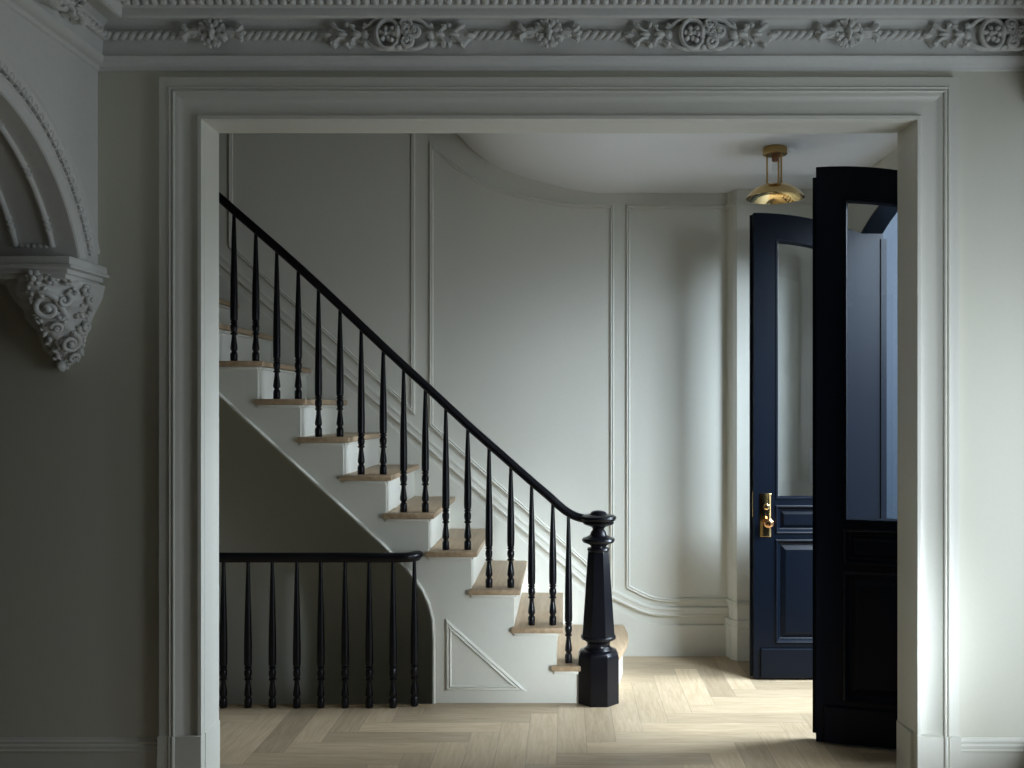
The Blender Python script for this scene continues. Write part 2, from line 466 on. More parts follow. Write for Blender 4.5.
# --- frieze ornaments, local frame: x along the wall, -y outward, z up
def rot_y(a): return Matrix.Rotation(a, 4, 'Y')
def make_rosette():
    root = empty('frieze_rosette')
    bm = bmesh.new()
    for i in range(8):
        a = 2 * PI * i / 8 + .39
        d = Vector((math.cos(a), 0, math.sin(a))); q = rot_y(-a)
        rr = .034 if i % 2 else .030
        blob(bm, d * rr + Vector((0, -.012, 0)), (.021, .010, .0115), q, 2, .15)
        for s in (-1, 1):
            b2 = a + s * .22
            blob(bm, Vector((math.cos(b2), 0, math.sin(b2))) * (rr + .012) + Vector((0, -.016, 0)), (.0095, .007, .007), rot_y(-b2), 1)
    finish('petals', bm, M['plaster'], root, local=True)
    bm = bmesh.new()
    blob(bm, (0, -.022, 0), (.013, .010, .013)); blob(bm, (0, -.022, -.012), (.0075, .012, .017)); blob(bm, (0, -.020, .016), (.006, .01, .012))
    finish('boss', bm, M['plaster'], root, local=True)
    for s in (-1, 1):
        bm = bmesh.new()
        tube(bm, [(s * .04, -.004, 0), (s * .06, -.008, .001), (s * .085, -.006, 0)], [.015, .017, .014], 8)
        for zz in (-1, 1):
            tube(bm, spline([(s * .075, -.010, 0), (s * .092, -.016, zz * .010), (s * .100, -.014, zz * .021), (s * .092, -.012, zz * .027)], 4), [.009] * 8 + [.007] * 4 + [.003], 7)
            blob(bm, (s * .058, -.016, zz * .009), (.014, .006, .006), rot_y(-zz * s * .4), 1)
        blob(bm, (s * .103, -.012, 0), (.012, .009, .009), None, 1)
        finish('sprig', bm, M['plaster'], root, local=True)
    return root
def make_cartouche():
    root = empty('frieze_cartouche')
    top = [(0, .050), (.05, .050), (.085, .042), (.105, .034), (.118, .038), (.132, .038), (.136, .030), (.150, .018), (.166, .016), (.172, .026), (.168, .036), (.180, .034), (.196, .040), (.200, .030),
           (.208, .016), (.224, .012), (.236, .018), (.240, .030), (.250, .040), (.258, .028), (.266, .018), (.280, .006)]
    right = top + [(x, -z) for x, z in top[::-1]]
    full = right + [(-x, -z) for x, z in top][1:-1] + [(-x, z) for x, z in top[::-1]][:-1]
    out = []
    for p in full:
        if not out or (abs(p[0] - out[-1][0]) + abs(p[1] - out[-1][1])) > 1e-6: out.append(p)
    bm = bmesh.new(); prism(bm, out, 'y', -.016, .006)
    finish('plate', bm, M['plaster'], root, smooth=False, local=True)
    bm = bmesh.new()
    for s in (-1, 1):
        bm = bmesh.new()
        # loops at the shoulders
        for zz in (-1, 1):
            tube(bm, spline([(s * .030, -.022, zz * .050), (s * .060, -.026, zz * .058), (s * .090, -.024, zz * .050), (s * .112, -.02, zz * .034), (s * .135, -.018, zz * .026)], 5), .0075, 7)
            for (x, z, l) in ((.125, .034, .012), (.178, .031, .012), (.196, .037, .009), (.245, .034, .013)):
                blob(bm, (s * x, -.019, zz * z), (.010, .009, l), rot_y(s * zz * .4), 2)
            tube(bm, spline([(s * .205, -.018, zz * .012), (s * .225, -.022, zz * .016), (s * .243, -.022, zz * .030), (s * .256, -.02, zz * .038)], 4), .0065, 6)
            tube(bm, spline([(s * .150, -.018, zz * .010), (s * .165, -.022, zz * .014), (s * .175, -.022, zz * .026), (s * .168, -.02, zz * .036)], 4), .0062, 6)
        blob(bm, (s * .275, -.014, 0), (.02, .011, .011)); blob(bm, (s * .215, -.020, 0), (.022, .010, .010)); blob(bm, (s * .158, -.020, 0), (.022, .012, .012))
        blob(bm, (s * .125, -.018, 0), (.018, .012, .02))
        finish('scrollwork', bm, M['plaster'], root, local=True)
    bm = bmesh.new()
    ring = [(-.036 + .043 * math.cos(2 * PI * i / 24), -.030, -.004 + .056 * math.sin(2 * PI * i / 24)) for i in range(25)]
    tube(bm, ring, .0085, 8, False)
    finish('medallion_ring', bm, M['plaster'], root, local=True)
    bm = bmesh.new()
    for i in range(5):
        a = 2 * PI * i / 5 + .3; blob(bm, (-.044 + .018 * math.cos(a), -.030, -.004 + .020 * math.sin(a)), (.0125, .009, .0095), rot_y(-a))
    blob(bm, (-.044, -.036, -.004), (.009, .008, .009))
    for (x, z) in ((-.018, .016), (-.012, -.004), (-.020, -.028)): blob(bm, (x, -.032, z), (.011, .010, .011))
    finish('flower', bm, M['plaster'], root, local=True)
    bm = bmesh.new()
    def curl(cx, cz, r, a0, turns, s=1):
        P = []; n = int(18 * turns)
        for i in range(n + 1):
            f = i / n; a = a0 + s * 2 * PI * turns * f; q = r * (1 - .75 * f); P.append((cx + q * math.cos(a), -.030 - .008 * f, cz + q * math.sin(a)))
        tube(bm, P, [.009 - .003 * i / n for i in range(n + 1)], 7)
        blob(bm, (cx, -.036, cz), (r * .3, .008, r * .3))
    curl(.030, .030, .030, PI * 1.3, 1.3); curl(.036, -.034, .027, PI * .6, 1.3, -1); curl(.070, .006, .022, PI, 1.2)
    for i in range(9):
        a = i * .7; blob(bm, (.02 + .004 * i, -.034, .03 * math.cos(a * 1.7)), (.010, .009, .008), rot_y(a), 1, .2)
    blob(bm, (.002, -.032, .004), (.012, .012, .03)); blob(bm, (.006, -.03, -.055), (.014, .010, .011))
    finish('leaf_curl', bm, M['plaster'], root, local=True)
    return root
def dup(root):
    r = root.copy(); COL.objects.link(r)
    for ch in root.children:
        c = ch.copy(); COL.objects.link(c); c.parent = r
    return r
def fx(px): return (px - CX) * (DF - .085) / F
ros = [(212, 'carved plaster rosette in the frieze above the left side of the casing, leftmost of three'),
       (549, 'carved plaster rosette in the frieze between the two whole scrolled cartouches, middle of three'),
       (849, 'carved plaster rosette in the frieze above the dark double doors, rightmost of three')]
r0 = make_rosette()
for i, (px, lab) in enumerate(ros):
    o = r0 if i == 0 else dup(r0)
    o.location = (fx(px), DF - .058, RZ + .002); o.scale = (1.12, 1.5, 1.16)
    tag(o, lab, 'ornament', 'plaster rosettes along the frieze')
car = [(398, 'long scrolled plaster cartouche in the frieze above the upper stairs'),
       (701, 'long scrolled plaster cartouche in the frieze above the bright wall panel by the ceiling light'),
       (1000, 'long scrolled plaster cartouche in the frieze cut off by the right photo edge')]
c0 = make_cartouche()
for i, (px, lab) in enumerate(car):
    o = c0 if i == 0 else dup(c0)
    o.location = (fx(px), DF - .056, RZ - .009); o.scale = (1, 1.5, 1.0)
    tag(o, lab, 'ornament', 'plaster cartouches along the frieze')
o = dup(c0); o.location = (XL + .056, 3.17, RZ - .009); o.scale = (1, 1.5, 1.0); o.rotation_euler = (0, 0, PI / 2)
tag(o, 'scrolled plaster cartouche on the side wall cornice above the arch, at top left corner', 'ornament', 'plaster cartouches along the frieze')

# --- archivolt band around the arch
bm = bmesh.new()
# profile offset along radius (a) and out of the wall (b)
XA = XL
def ring_at(r0, r1, b0, b1):
    pass
ap_ = [(0, 0), (0, .020), (.004, .026), (.046, .026), (.050, .032), (.054, .032), (.0550, .004), (.0700, .004), (.0705, .034), (.106, .036), (.114, .044), (.124, .044), (.130, .034), (.130, 0)]
rr = []
th1 = math.asin((ZS - AZ) / RI)
n = 48
for i in range(n + 1):
    a = th1 + (PI - 2 * th1) * i / n
    rr.append([bm.verts.new((XA + b, AC + (RI + d) * math.cos(a), AZ + (RI + d) * math.sin(a))) for d, b in ap_])
for A, B in zip(rr, rr[1:]):
    for j in range(len(ap_)): bm.faces.new((A[j], A[(j + 1) % len(ap_)], B[(j + 1) % len(ap_)], B[j]))
bm.faces.new(rr[0]); bm.faces.new(rr[-1][::-1])
archi = S(finish('trim_3', bm, M['plaster'], ang=25))
bm = bmesh.new()
nl = 52
for i in range(nl):
    a = th1 + .02 + (PI - 2 * th1 - .04) * i / nl
    for da, w_ in ((.0, .0065), (.016, .0035)):
        c = Vector((XA + .026, AC + (RI + .062) * math.cos(a + da), AZ + (RI + .062) * math.sin(a + da)))
        blob(bm, c, (.012, .0095, w_), Matrix.Rotation(a, 4, 'X'), 1)
    for da in (.006, .022):
        c = Vector((XA + .035, AC + (RI + .084) * math.cos(a + da), AZ + (RI + .084) * math.sin(a + da)))
        blob(bm, c, (.005, .014, .005), Matrix.Rotation(a + .5 * (1 if da < .02 else -1), 4, 'X'), 1)
finish('carved_leaves', bm, M['plaster'], archi)
# rope ribs on the soffit of the arch
bm = bmesh.new()
for X in (-1.905, -2.040):
    P = []; R = []
    for i in range(161):
        a = th1 + .07 + (PI - 2 * th1 - .14) * i / 160
        P.append((X, AC + (RI - .004) * math.cos(a), AZ + (RI - .004) * math.sin(a)))
        R.append(.0115 + (.004 if i % 20 in (6, 8, 10) else 0) - (.003 if i % 20 in (7, 9) else 0))
    tube(bm, P, R, 8)
a = th1 + .07
for i in range(7):
    blob(bm, (-1.905 - .135 * i / 6, AC + (RI - .004) * math.cos(a), AZ + (RI - .004) * math.sin(a)), (.014, .010, .009), None, 1)
finish('soffit_ribs', bm, M['plaster'], archi, ang=50)

# --- corbel
corb = empty('plaster_corbel', (-1.985, DF, 1.62))
tag(corb, 'ornate carved plaster corbel with scrolls and leaves carrying the left arch', 'corbel')
bm = bmesh.new()
for (e, z0, z1) in ((.0, 1.998, 2.028), (.010, 1.984, 1.998), (-.016, 1.966, 1.986), (-.030, 1.950, 1.968)):
    box(bm, -2.195 - e * .6, -1.800 + e, 3.415 - e, DF, z0, z1, .005)
finish('abacus', bm, M['plaster'], corb, ang=40)
def cb(t):      # body section: centre x, half width, depth, z for t from top 0 to tip 1
    z = 1.955 - t * .312
    w = [.160, .148, .118, .094, .078, .058, .014]; d = [.255, .245, .20, .155, .115, .075, .018]
    f = t * 6; i = min(5, int(f)); g = f - i
    return (-1.970 + .010 * t, w[i] * (1 - g) + w[i + 1] * g, d[i] * (1 - g) + d[i + 1] * g, z)
bm = bmesh.new(); rings = []
NS, NT = 40, 44
def cbp(t, a, out=0):
    cx, w, d, z = cb(t); p = Vector((cx + w * math.cos(a), DF - d * math.sin(a) ** .8 if math.sin(a) > 0 else DF, z))
    nrm = Vector((math.cos(a) * d, -math.sin(a) * w, -.05)).normalized()
    return p + nrm * out, nrm
for i in range(NT + 1):
    t = i / NT; ring = []
    for j in range(NS + 1):
        a = PI * j / NS; p, nr = cbp(t, a)
        q = noise.noise(Vector((a * 2.4, t * 7, 1.3))) * .016 + noise.noise(Vector((a * 6, t * 17, 4.3))) * .007
        q *= min(1, math.sin(a) * 3)
        ring.append(bm.verts.new(p + nr * q))
    rings.append(ring)
for A, B in zip(rings, rings[1:]):
    for j in range(NS): bm.faces.new((A[j], A[j + 1], B[j + 1], B[j]))
bm.faces.new(rings[0]); bm.faces.new(rings[-1])
finish('bracket', bm, M['plaster'], corb, ang=60)
def on_body(px, py, out=.004):
    """closest point of the body seen along the given direction; search t,a"""
    best = None
    for i in range(61):
        for j in range(4, 57):
            p, nr = cbp(i / 60, PI * j / 60, out)
            x = CX + F * p.x / p.y; y = CY - F * (p.z - EYE) / p.y
            e = (x - px) ** 2 + (y - py) ** 2 + (0 if nr.y < .1 else 50)
            if best is None or e < best[0]: best = (e, p, nr)
    return best[1], best[2]
def frame_of(nr):
    u = Vector((0, 0, 1)).cross(nr).normalized(); v = nr.cross(u)
    return u, v
def spiral(bm, px, py, r, turns, a0, sg, rad, out=.012):
    c, nr = on_body(px, py, out); u, v = frame_of(nr); n = int(20 * turns); P = []
    for i in range(n + 1):
        f = i / n; q = r * (1 - .8 * f); a = a0 + sg * 2 * PI * turns * f
        P.append(c + u * q * math.cos(a) + v * q * math.sin(a) + nr * (.010 * f))
    tube(bm, P, [rad * (1 - .45 * i / n) for i in range(n + 1)], 8)
    blob(bm, c + nr * .008, (r * .28,) * 3, None, 2)
for q in ((47, 308, .052, 1.3, PI * .2, 1, .013), (70, 343, .040, 1.6, PI * .5, -1, .011), (84, 327, .030, 1.3, PI, 1, .010), (73, 358, .022, 1.2, 0, 1, .009),
          (58, 328, .022, 1.2, PI, -1, .008), (62, 300, .03, 1.0, PI * .4, -1, .010), (90, 300, .024, 1.2, PI * .4, 1, .008)):
    bm = bmesh.new(); spiral(bm, *q); finish('scroll', bm, M['plaster'], corb, ang=60)
for (px, py, s) in ((35, 273, 1.0), (52, 277, .9), (70, 280, .8), (88, 291, .8)):
    bm = bmesh.new(); c, nr = on_body(px, py, .012); u, v = frame_of(nr)
    for i in range(6):
        a = 2 * PI * i / 6; blob(bm, c + (u * math.cos(a) + v * math.sin(a)) * .020 * s, (.014 * s, .012 * s, .012 * s), None, 2, .25)
    blob(bm, c + nr * .012, (.012 * s,) * 3)
    finish('rosette', bm, M['plaster'], corb, ang=60)
bm = bmesh.new()
random.seed(9)
for (px, py) in ((95, 312), (97, 324), (92, 334), (88, 344), (82, 352), (76, 361), (68, 366), (62, 366), (58, 358), (53, 349), (48, 341), (45, 330), (41, 320), (38, 312), (33, 300), (66, 320), (74, 330), (60, 345), (80, 338), (55, 315), (78, 318), (82, 308), (72, 292), (28, 290), (44, 292)):
    c, nr = on_body(px, py, .006)
    for q in range(3):
        d = Vector((random.uniform(-1, 1), random.uniform(-.4, .4), random.uniform(-1, 1))) * .014
        blob(bm, c + d, (random.uniform(.010, .016), .010, random.uniform(.007, .012)), Matrix.Rotation(random.uniform(0, 3), 4, 'Y'), 1, .3)
tube(bm, [on_body(a, b, .010)[0] for a, b in ((38, 292), (46, 293), (55, 298), (60, 307), (65, 315), (60, 320))], [.008, .012, .013, .012, .010, .006], 8)
blob(bm, (-1.962, DF - .04, 1.638), (.018, .02, .022), None, 2, .2)
finish('leaves', bm, M['plaster'], corb, ang=60)

# ------------------------------------------------------------------ back wall mouldings
pm = [(-.011, 0), (-.011, .006), (-.007, .012), (0, .008), (.004, .014), (.010, .012), (.012, .004), (.012, 0)]
def on_wall(pts, D=DB): return [pt(a, b, D) for a, b in pts]
casing_sweep(on_wall([(231, 246.5), (231, -420), (413, -420), (413, 410.5)]), pm, (0, -1, 0), 'trim_4', closed=True)
topc = [(v.x, v.y) for v in spline([Vector(p + (0,)) for p in ((431.5, 146), (456, 167), (484, 184.5), (512, 194), (540, 201), (569, 205), (590, 206), (612, 206))], 4)]
casing_sweep(on_wall([(431.5, 425)] + topc + [(612, 586)]), pm, (0, -1, 0), 'trim_5', closed=True)
casing_sweep(on_wall([(732, 206.5), (628, 206.5), (628, 586.5), (634, 589.5), (642, 593.5), (650, 597), (660, 599.5), (670, 600), (732, 600)]), pm, (0, -1, 0), 'trim_6')
def wz(y, D=DB): return EYE + (CY - y) * D / F
zt, zb = wz(206.5), wz(600)
casing_sweep([(1.0, DBP, zt), (1.53, DBP, zt), (1.53, DBP, zb), (1.0, DBP, zb)], pm, (0, -1, 0), 'trim_7')
# cap of the skirting, sloping with the stairs then level
cap = [(-40, 35.2), (420, 442.7), (560, 563.5), (585, 584.5), (600, 592.5), (612, 598.5), (626, 605.5), (639, 611.5), (650, 614.8), (662, 616), (675, 616.3), (732, 616.3)]
cpf = [(.0, 0), (.0, .008), (-.006, .016), (-.014, .016), (-.018, .012), (-.036, .012), (-.040, .015), (-.050, .015), (-.056, .0125), (-.056, 0)]
casing_sweep(on_wall(cap), [(-a, b) for a, b in cpf][::-1], (0, -1, 0), 'trim_8')
zc = wz(616.3)
# pier: skirting cap and board
bm = bmesh.new()
pl = [(.964, DB), (.975, DB - .02), (.985, DB - .08), (1.005, DBP), (XR, DBP)]
def pier_strip(bm, prof):
    rings = []
    for i, (x, y) in enumerate(pl):
        a = Vector(pl[max(i - 1, 0)]); b = Vector(pl[min(i + 1, len(pl) - 1)]); d = (b - a).normalized(); nn = Vector((d.y, -d.x))
        rings.append([bm.verts.new((x + nn.x * q, y + nn.y * q, z)) for z, q in prof])
    K = len(prof)
    for A, B in zip(rings, rings[1:]):
        for j in range(K): bm.faces.new((A[j], A[(j + 1) % K], B[(j + 1) % K], B[j]))
    bm.faces.new(rings[0]); bm.faces.new(rings[-1][::-1])
pier_strip(bm, [(zc + a, b) for a, b in cpf]); pier_strip(bm, [(zb + a, b) for a, b in pm]); pier_strip(bm, [(zt + a, b) for a, b in pm])
pier_strip(bm, [(0, 0), (0, .012), (zc - .05, .012), (zc - .05, 0)])
S(finish('trim_9', bm, M['trim'], ang=25))
bm = bmesh.new()
top = [(v.x, v.z - .05) for v in on_wall(cap)]; low = [(p[0], max(0, p[1] - .42)) for p in top if p[1] - .42 > .001]
low = [(top[0][0], top[0][1] - .45), (WELLX - .02, wz(720) + .55), (WELLX + .1, 0.0)]
prism(bm, top + [(top[-1][0], 0)] + low[::-1], 'y', DB - .012, DB)
S(finish('baseboard_back', bm, M['trim'], smooth=False))

# ------------------------------------------------------------------ staircase
NST = 13
RISE = .19; RUN = .2135
def nose(i): return -.01 - RUN * (i - 2)
stair = empty('staircase', (-.4, DS + .4, 0))
tag(stair, 'painted staircase with oak treads climbing left along the panelled back wall', 'staircase')
for i in range(2, NST + 1):
    bm = bmesh.new(); z = RISE * i
    box(bm, nose(i) - .258, nose(i), DS - .022, DB - .012, z - .028, z, .006)
    finish('tread', bm, M['oak'], stair)
for i in range(2, NST + 1):
    bm = bmesh.new(); z = RISE * i
    box(bm, nose(i) - .052, nose(i) - .032, DS + .0298, DB - .012, z - RISE, z - .028)
    box(bm, nose(i) - .034, nose(i) - .020, DS - .004, DB - .012, z - .042, z - .028, .003)     # cove under the nosing
    finish('riser', bm, M['trim'], stair)
# curtail step
ct = [(-.068, DS - .022), (.12, DS - .022), (.19, DS + .0), (.245, DS + .07), (.285, DS + .19), (.325, DS + .36), (.352, DS + .52), (.360, DS + .66), (.352, DS + .82), (.345, DB - .012), (-.068, DB - .012)]
bm = bmesh.new(); prism(bm, ct, 'z', RISE - .028, RISE, .006); finish('curtail_tread', bm, M['oak'], stair)
def inset(poly, d): return [(x - d if x > .05 else x, y + (d if y < DS + .05 else 0)) for x, y in poly]
bm = bmesh.new(); prism(bm, inset(ct, .030), 'z', 0, RISE - .028); finish('curtail_riser', bm, M['trim'], stair, ang=40)
# cut stringer with stepped top and curved lower edge
low = [(-10, 186), (218, 394.5), (339, 505.3), (378, 541), (393, 556), (404, 567), (414, 579), (422, 591), (428, 604), (432, 620), (433, 640), (433, 703)]
lowp = [(v.x, v.z) for v in [pt(a, b, DS) for a, b in low]]; lowp[-1] = (lowp[-1][0], 0)
st = []
for i in range(NST, 1, -1):
    z = RISE * i - .026
    st.append((nose(i) - .032, z)); st.append((nose(i) - .032, z - RISE))
st = [(nose(NST) - .30, RISE * NST - .026)] + st[:-1] + [(nose(2) - .032, RISE - .02), (.1, RISE - .02), (.1, 0)]
bm = bmesh.new(); prism(bm, lowp + st[::-1], 'y', DS, DS + .03)
finish('stringer', bm, M['trim'], stair, smooth=False)
# soffit closing the underside
bm = bmesh.new()
tp = [(x + .0, z) for x, z in lowp]; t2 = [(x + .03, z + .02) for x, z in lowp]
prism(bm, tp + t2[::-1], 'y', DS + .03, DB - .001)
finish('soffit', bm, M['wall'], stair)
bm = bmesh.new()
hb = [(-.004, 0), (-.004, .004), (0, .012), (.006, .014), (.011, .010), (.013, 0)]
sweep(bm, [(x, DS, z) for x, z in lowp], hb, (0, -1, 0)); finish('stringer_bead', bm, M['trim'], stair)
# triangular panel
tri = [pt(448.5, 688, DS), pt(448.5, 624, DS), pt(520, 688, DS)]
bm = bmesh.new()
tpf = [(-.016, 0), (-.016, .008), (-.010, .016), (-.002, .008), (.004, .015), (.011, .010), (.013, 0)]
sweep(bm, tri, tpf, (0, -1, 0), True); finish('triangular_panel_moulding', bm, M['trim'], stair)
# little drop under every tread return
for i in range(1, 11):
    bm = bmesh.new(); z = RISE * i - .028
    x1 = nose(i) - .03 if i > 1 else .07
    box(bm, nose(i) - .245 if i > 1 else -.055, x1, DS - .012, DS, z - .016, z, .004)
    finish('return_cove', bm, M['trim'], stair)

# ------------------------------------------------------------------ balusters, rails, newel
def baluster(bm, x, y, z0, z1, segs=12):
    H = z1 - z0
    pr = [(.0165, 0), (.0180, .004), (.0185, .034), (.0165, .044), (.0120, .049), (.0130, .053), (.0175, .060), (.0185, .066), (.0165, .085), (.0125, .115), (.0110, .130),
          (.0125, .133), (.0180, .137), (.0180, .142), (.0130, .146), (.0165, .155), (.0185, .168), (.0175, .182), (.0130, .190), (.0180, .194), (.0180, .199), (.0130, .203), (.0180, .208), (.0190, .225)]
    rem = H - .225
    for f, r in ((.15, .0190), (.35, .0175), (.6, .0140), (.8, .0112), (.93, .0092), (1, .0085)): pr.append((r, .225 + rem * f))
    lathe(bm, (x, y, z0), pr, segs)
bal = empty('stair_balustrade', (.15, 4.74, 0))
tag(bal, 'black stair handrail with turned balusters and octagonal newel post', 'balustrade')
RD = 4.745
rc = [(150, 134.2), (218, 196.2), (300, 268.2), (388, 351), (429, 388.8), (470, 427), (500, 453.5), (530, 480), (549, 496.2), (558, 504.5), (566, 511), (575, 516), (584, 518.6), (593, 519.5), (602, 519.8)]
rail_path = spline([pt(a, b, RD) for a, b in rc], 4)
rp = []
for i in range(16):
    a = 2 * PI * i / 16
    rp.append((math.cos(a) * .022 if math.sin(a) > -.5 else math.cos(a) * .020, math.sin(a) * .030))
# profile: a in the rail plane (vertical), b across
rp = [(-.021, .014), (-.021, -.014), (-.012, -.020), (-.004, -.027), (.006, -.030), (.014, -.025), (.020, -.014), (.022, 0), (.020, .014), (.014, .025), (.006, .030), (-.004, .027), (-.012, .020)]
bm = bmesh.new(); sweep(bm, rail_path, [(-a, b) for a, b in rp], (0, -1, 0)); finish('handrail', bm, M['black'], bal, ang=50)
def rail_z(x):
    for a, b in zip(rail_path, rail_path[1:]):
        if a.x <= x <= b.x: return a.z + (b.z - a.z) * (x - a.x) / (b.x - a.x)
    return rail_path[-1].z
bx = [568.5, 552.8, 531.6, 510.8, 489, 467.7, 445.8, 425.3, 403.6, 383.2, 361.2, 340, 318.5, 298.3, 276.8, 255.8, 234, 212.6]
for kx, px in enumerate(bx):
    i = 1 + (kx + 1) // 2
    x = (px - CX) * RD / F
    bm = bmesh.new(); baluster(bm, x, RD, RISE * i, rail_z(x) - .016); finish('baluster', bm, M['black'], bal, ang=40)
# newel
NX, NY = .168, 4.73
s = NY / F
def nz_(y): return EYE + (CY - y) * s
pr8 = [(19.8, 0), (19.8, nz_(656.5))]
bm = bmesh.new()
K8 = 1 / math.cos(PI / 8)
def zz(y): return nz_(y)
b0 = zz(703)
lathe(bm, (NX, NY, 0), [(.1065, 0), (.1085, .002), (.1085, zz(656)), (.1065, zz(653.5)), (.098, zz(650.5)), (.078, zz(648.5))], 8, rot=PI / 8)
lathe(bm, (NX, NY, 0), [(.078, zz(650)), (.072, zz(648)), (.060, zz(646)), (.057, zz(644)), (.060, zz(641.5)), (.068, zz(640)), (.087, zz(638)), (.089, zz(636)), (.084, zz(634.5))], 28)
lathe(bm, (NX, NY, 0), [(.086, zz(637)), (.0865, zz(634)), (.0565, zz(551.5)), (.054, zz(550.5))], 8, rot=PI / 8)
lathe(bm, (NX, NY, 0), [(.048, zz(552)), (.054, zz(551)), (.057, zz(549.3)), (.054, zz(547.8)), (.040, zz(547)), (.040, zz(545.5)), (.055, zz(543.8)), (.078, zz(542)), (.084, zz(540)), (.080, zz(538.2)), (.060, zz(536.8)), (.043, zz(535)), (.038, zz(532)),
                        (.029, zz(529.5)), (.031, zz(528)), (.036, zz(526.8)), (.060, zz(525.2)), (.076, zz(523.8)), (.079, zz(522.2)), (.074, zz(521)), (.086, zz(520)), (.091, zz(518)), (.088, zz(516)), (.076, zz(515)), (.046, zz(514.4)), (.040, zz(513)), (.034, zz(511.6)), (.018, zz(510.6)), (.001, zz(510.3))], 32)
finish('newel_post', bm, M['black'], bal, ang=35)

gr = empty('stairwell_guardrail', (-1.2, 4.63, 0))
tag(gr, 'low level black guardrail with turned balusters in front of the dark stairwell below the stairs', 'balustrade')
GD = 4.63
gz = EYE + (CY - 557.6) * GD / F
gx = [223.5, 248, 272.4, 296.8, 320.8, 345, 369.2, 393, 414.4]
gpath = [(pt(60, 557, GD).x, GD, gz), (pt(400, 557, GD).x, GD, gz)]
ex = pt(416, 557, GD).x
pp = [Vector(gpath[0]), Vector(((gpath[0][0] + gpath[1][0]) / 2, GD, gz))] + [Vector((gpath[1][0] + .075 * math.sin(a), GD + .075 * (1 - math.cos(a)), gz)) for a in [PI / 2 * i / 8 for i in range(9)]]
bm = bmesh.new()
grp = [(-.030, .006), (-.027, -.004), (-.020, -.012), (-.014, -.022), (.014, -.022), (.020, -.012), (.027, -.004), (.030, .006), (.026, .016), (.014, .023), (0, .025), (-.014, .023), (-.026, .016)]
sweep(bm, pp, grp, (0, 0, 1)); finish('handrail', bm, M['black'], gr, ang=50)
for kx, px in enumerate(gx):
    yy = GD if kx < 8 else GD + .025
    x = (px - CX) * yy / F
    bm = bmesh.new(); baluster(bm, x, yy, 0, gz - .018); finish('baluster', bm, M['black'], gr, ang=40)
bm = bmesh.new(); box(bm, -4.5, WELLX - .0, WELLY - .012, WELLY + .012, -.2, .004, .003); S(finish('trim_10', bm, M['oak'], smooth=False))

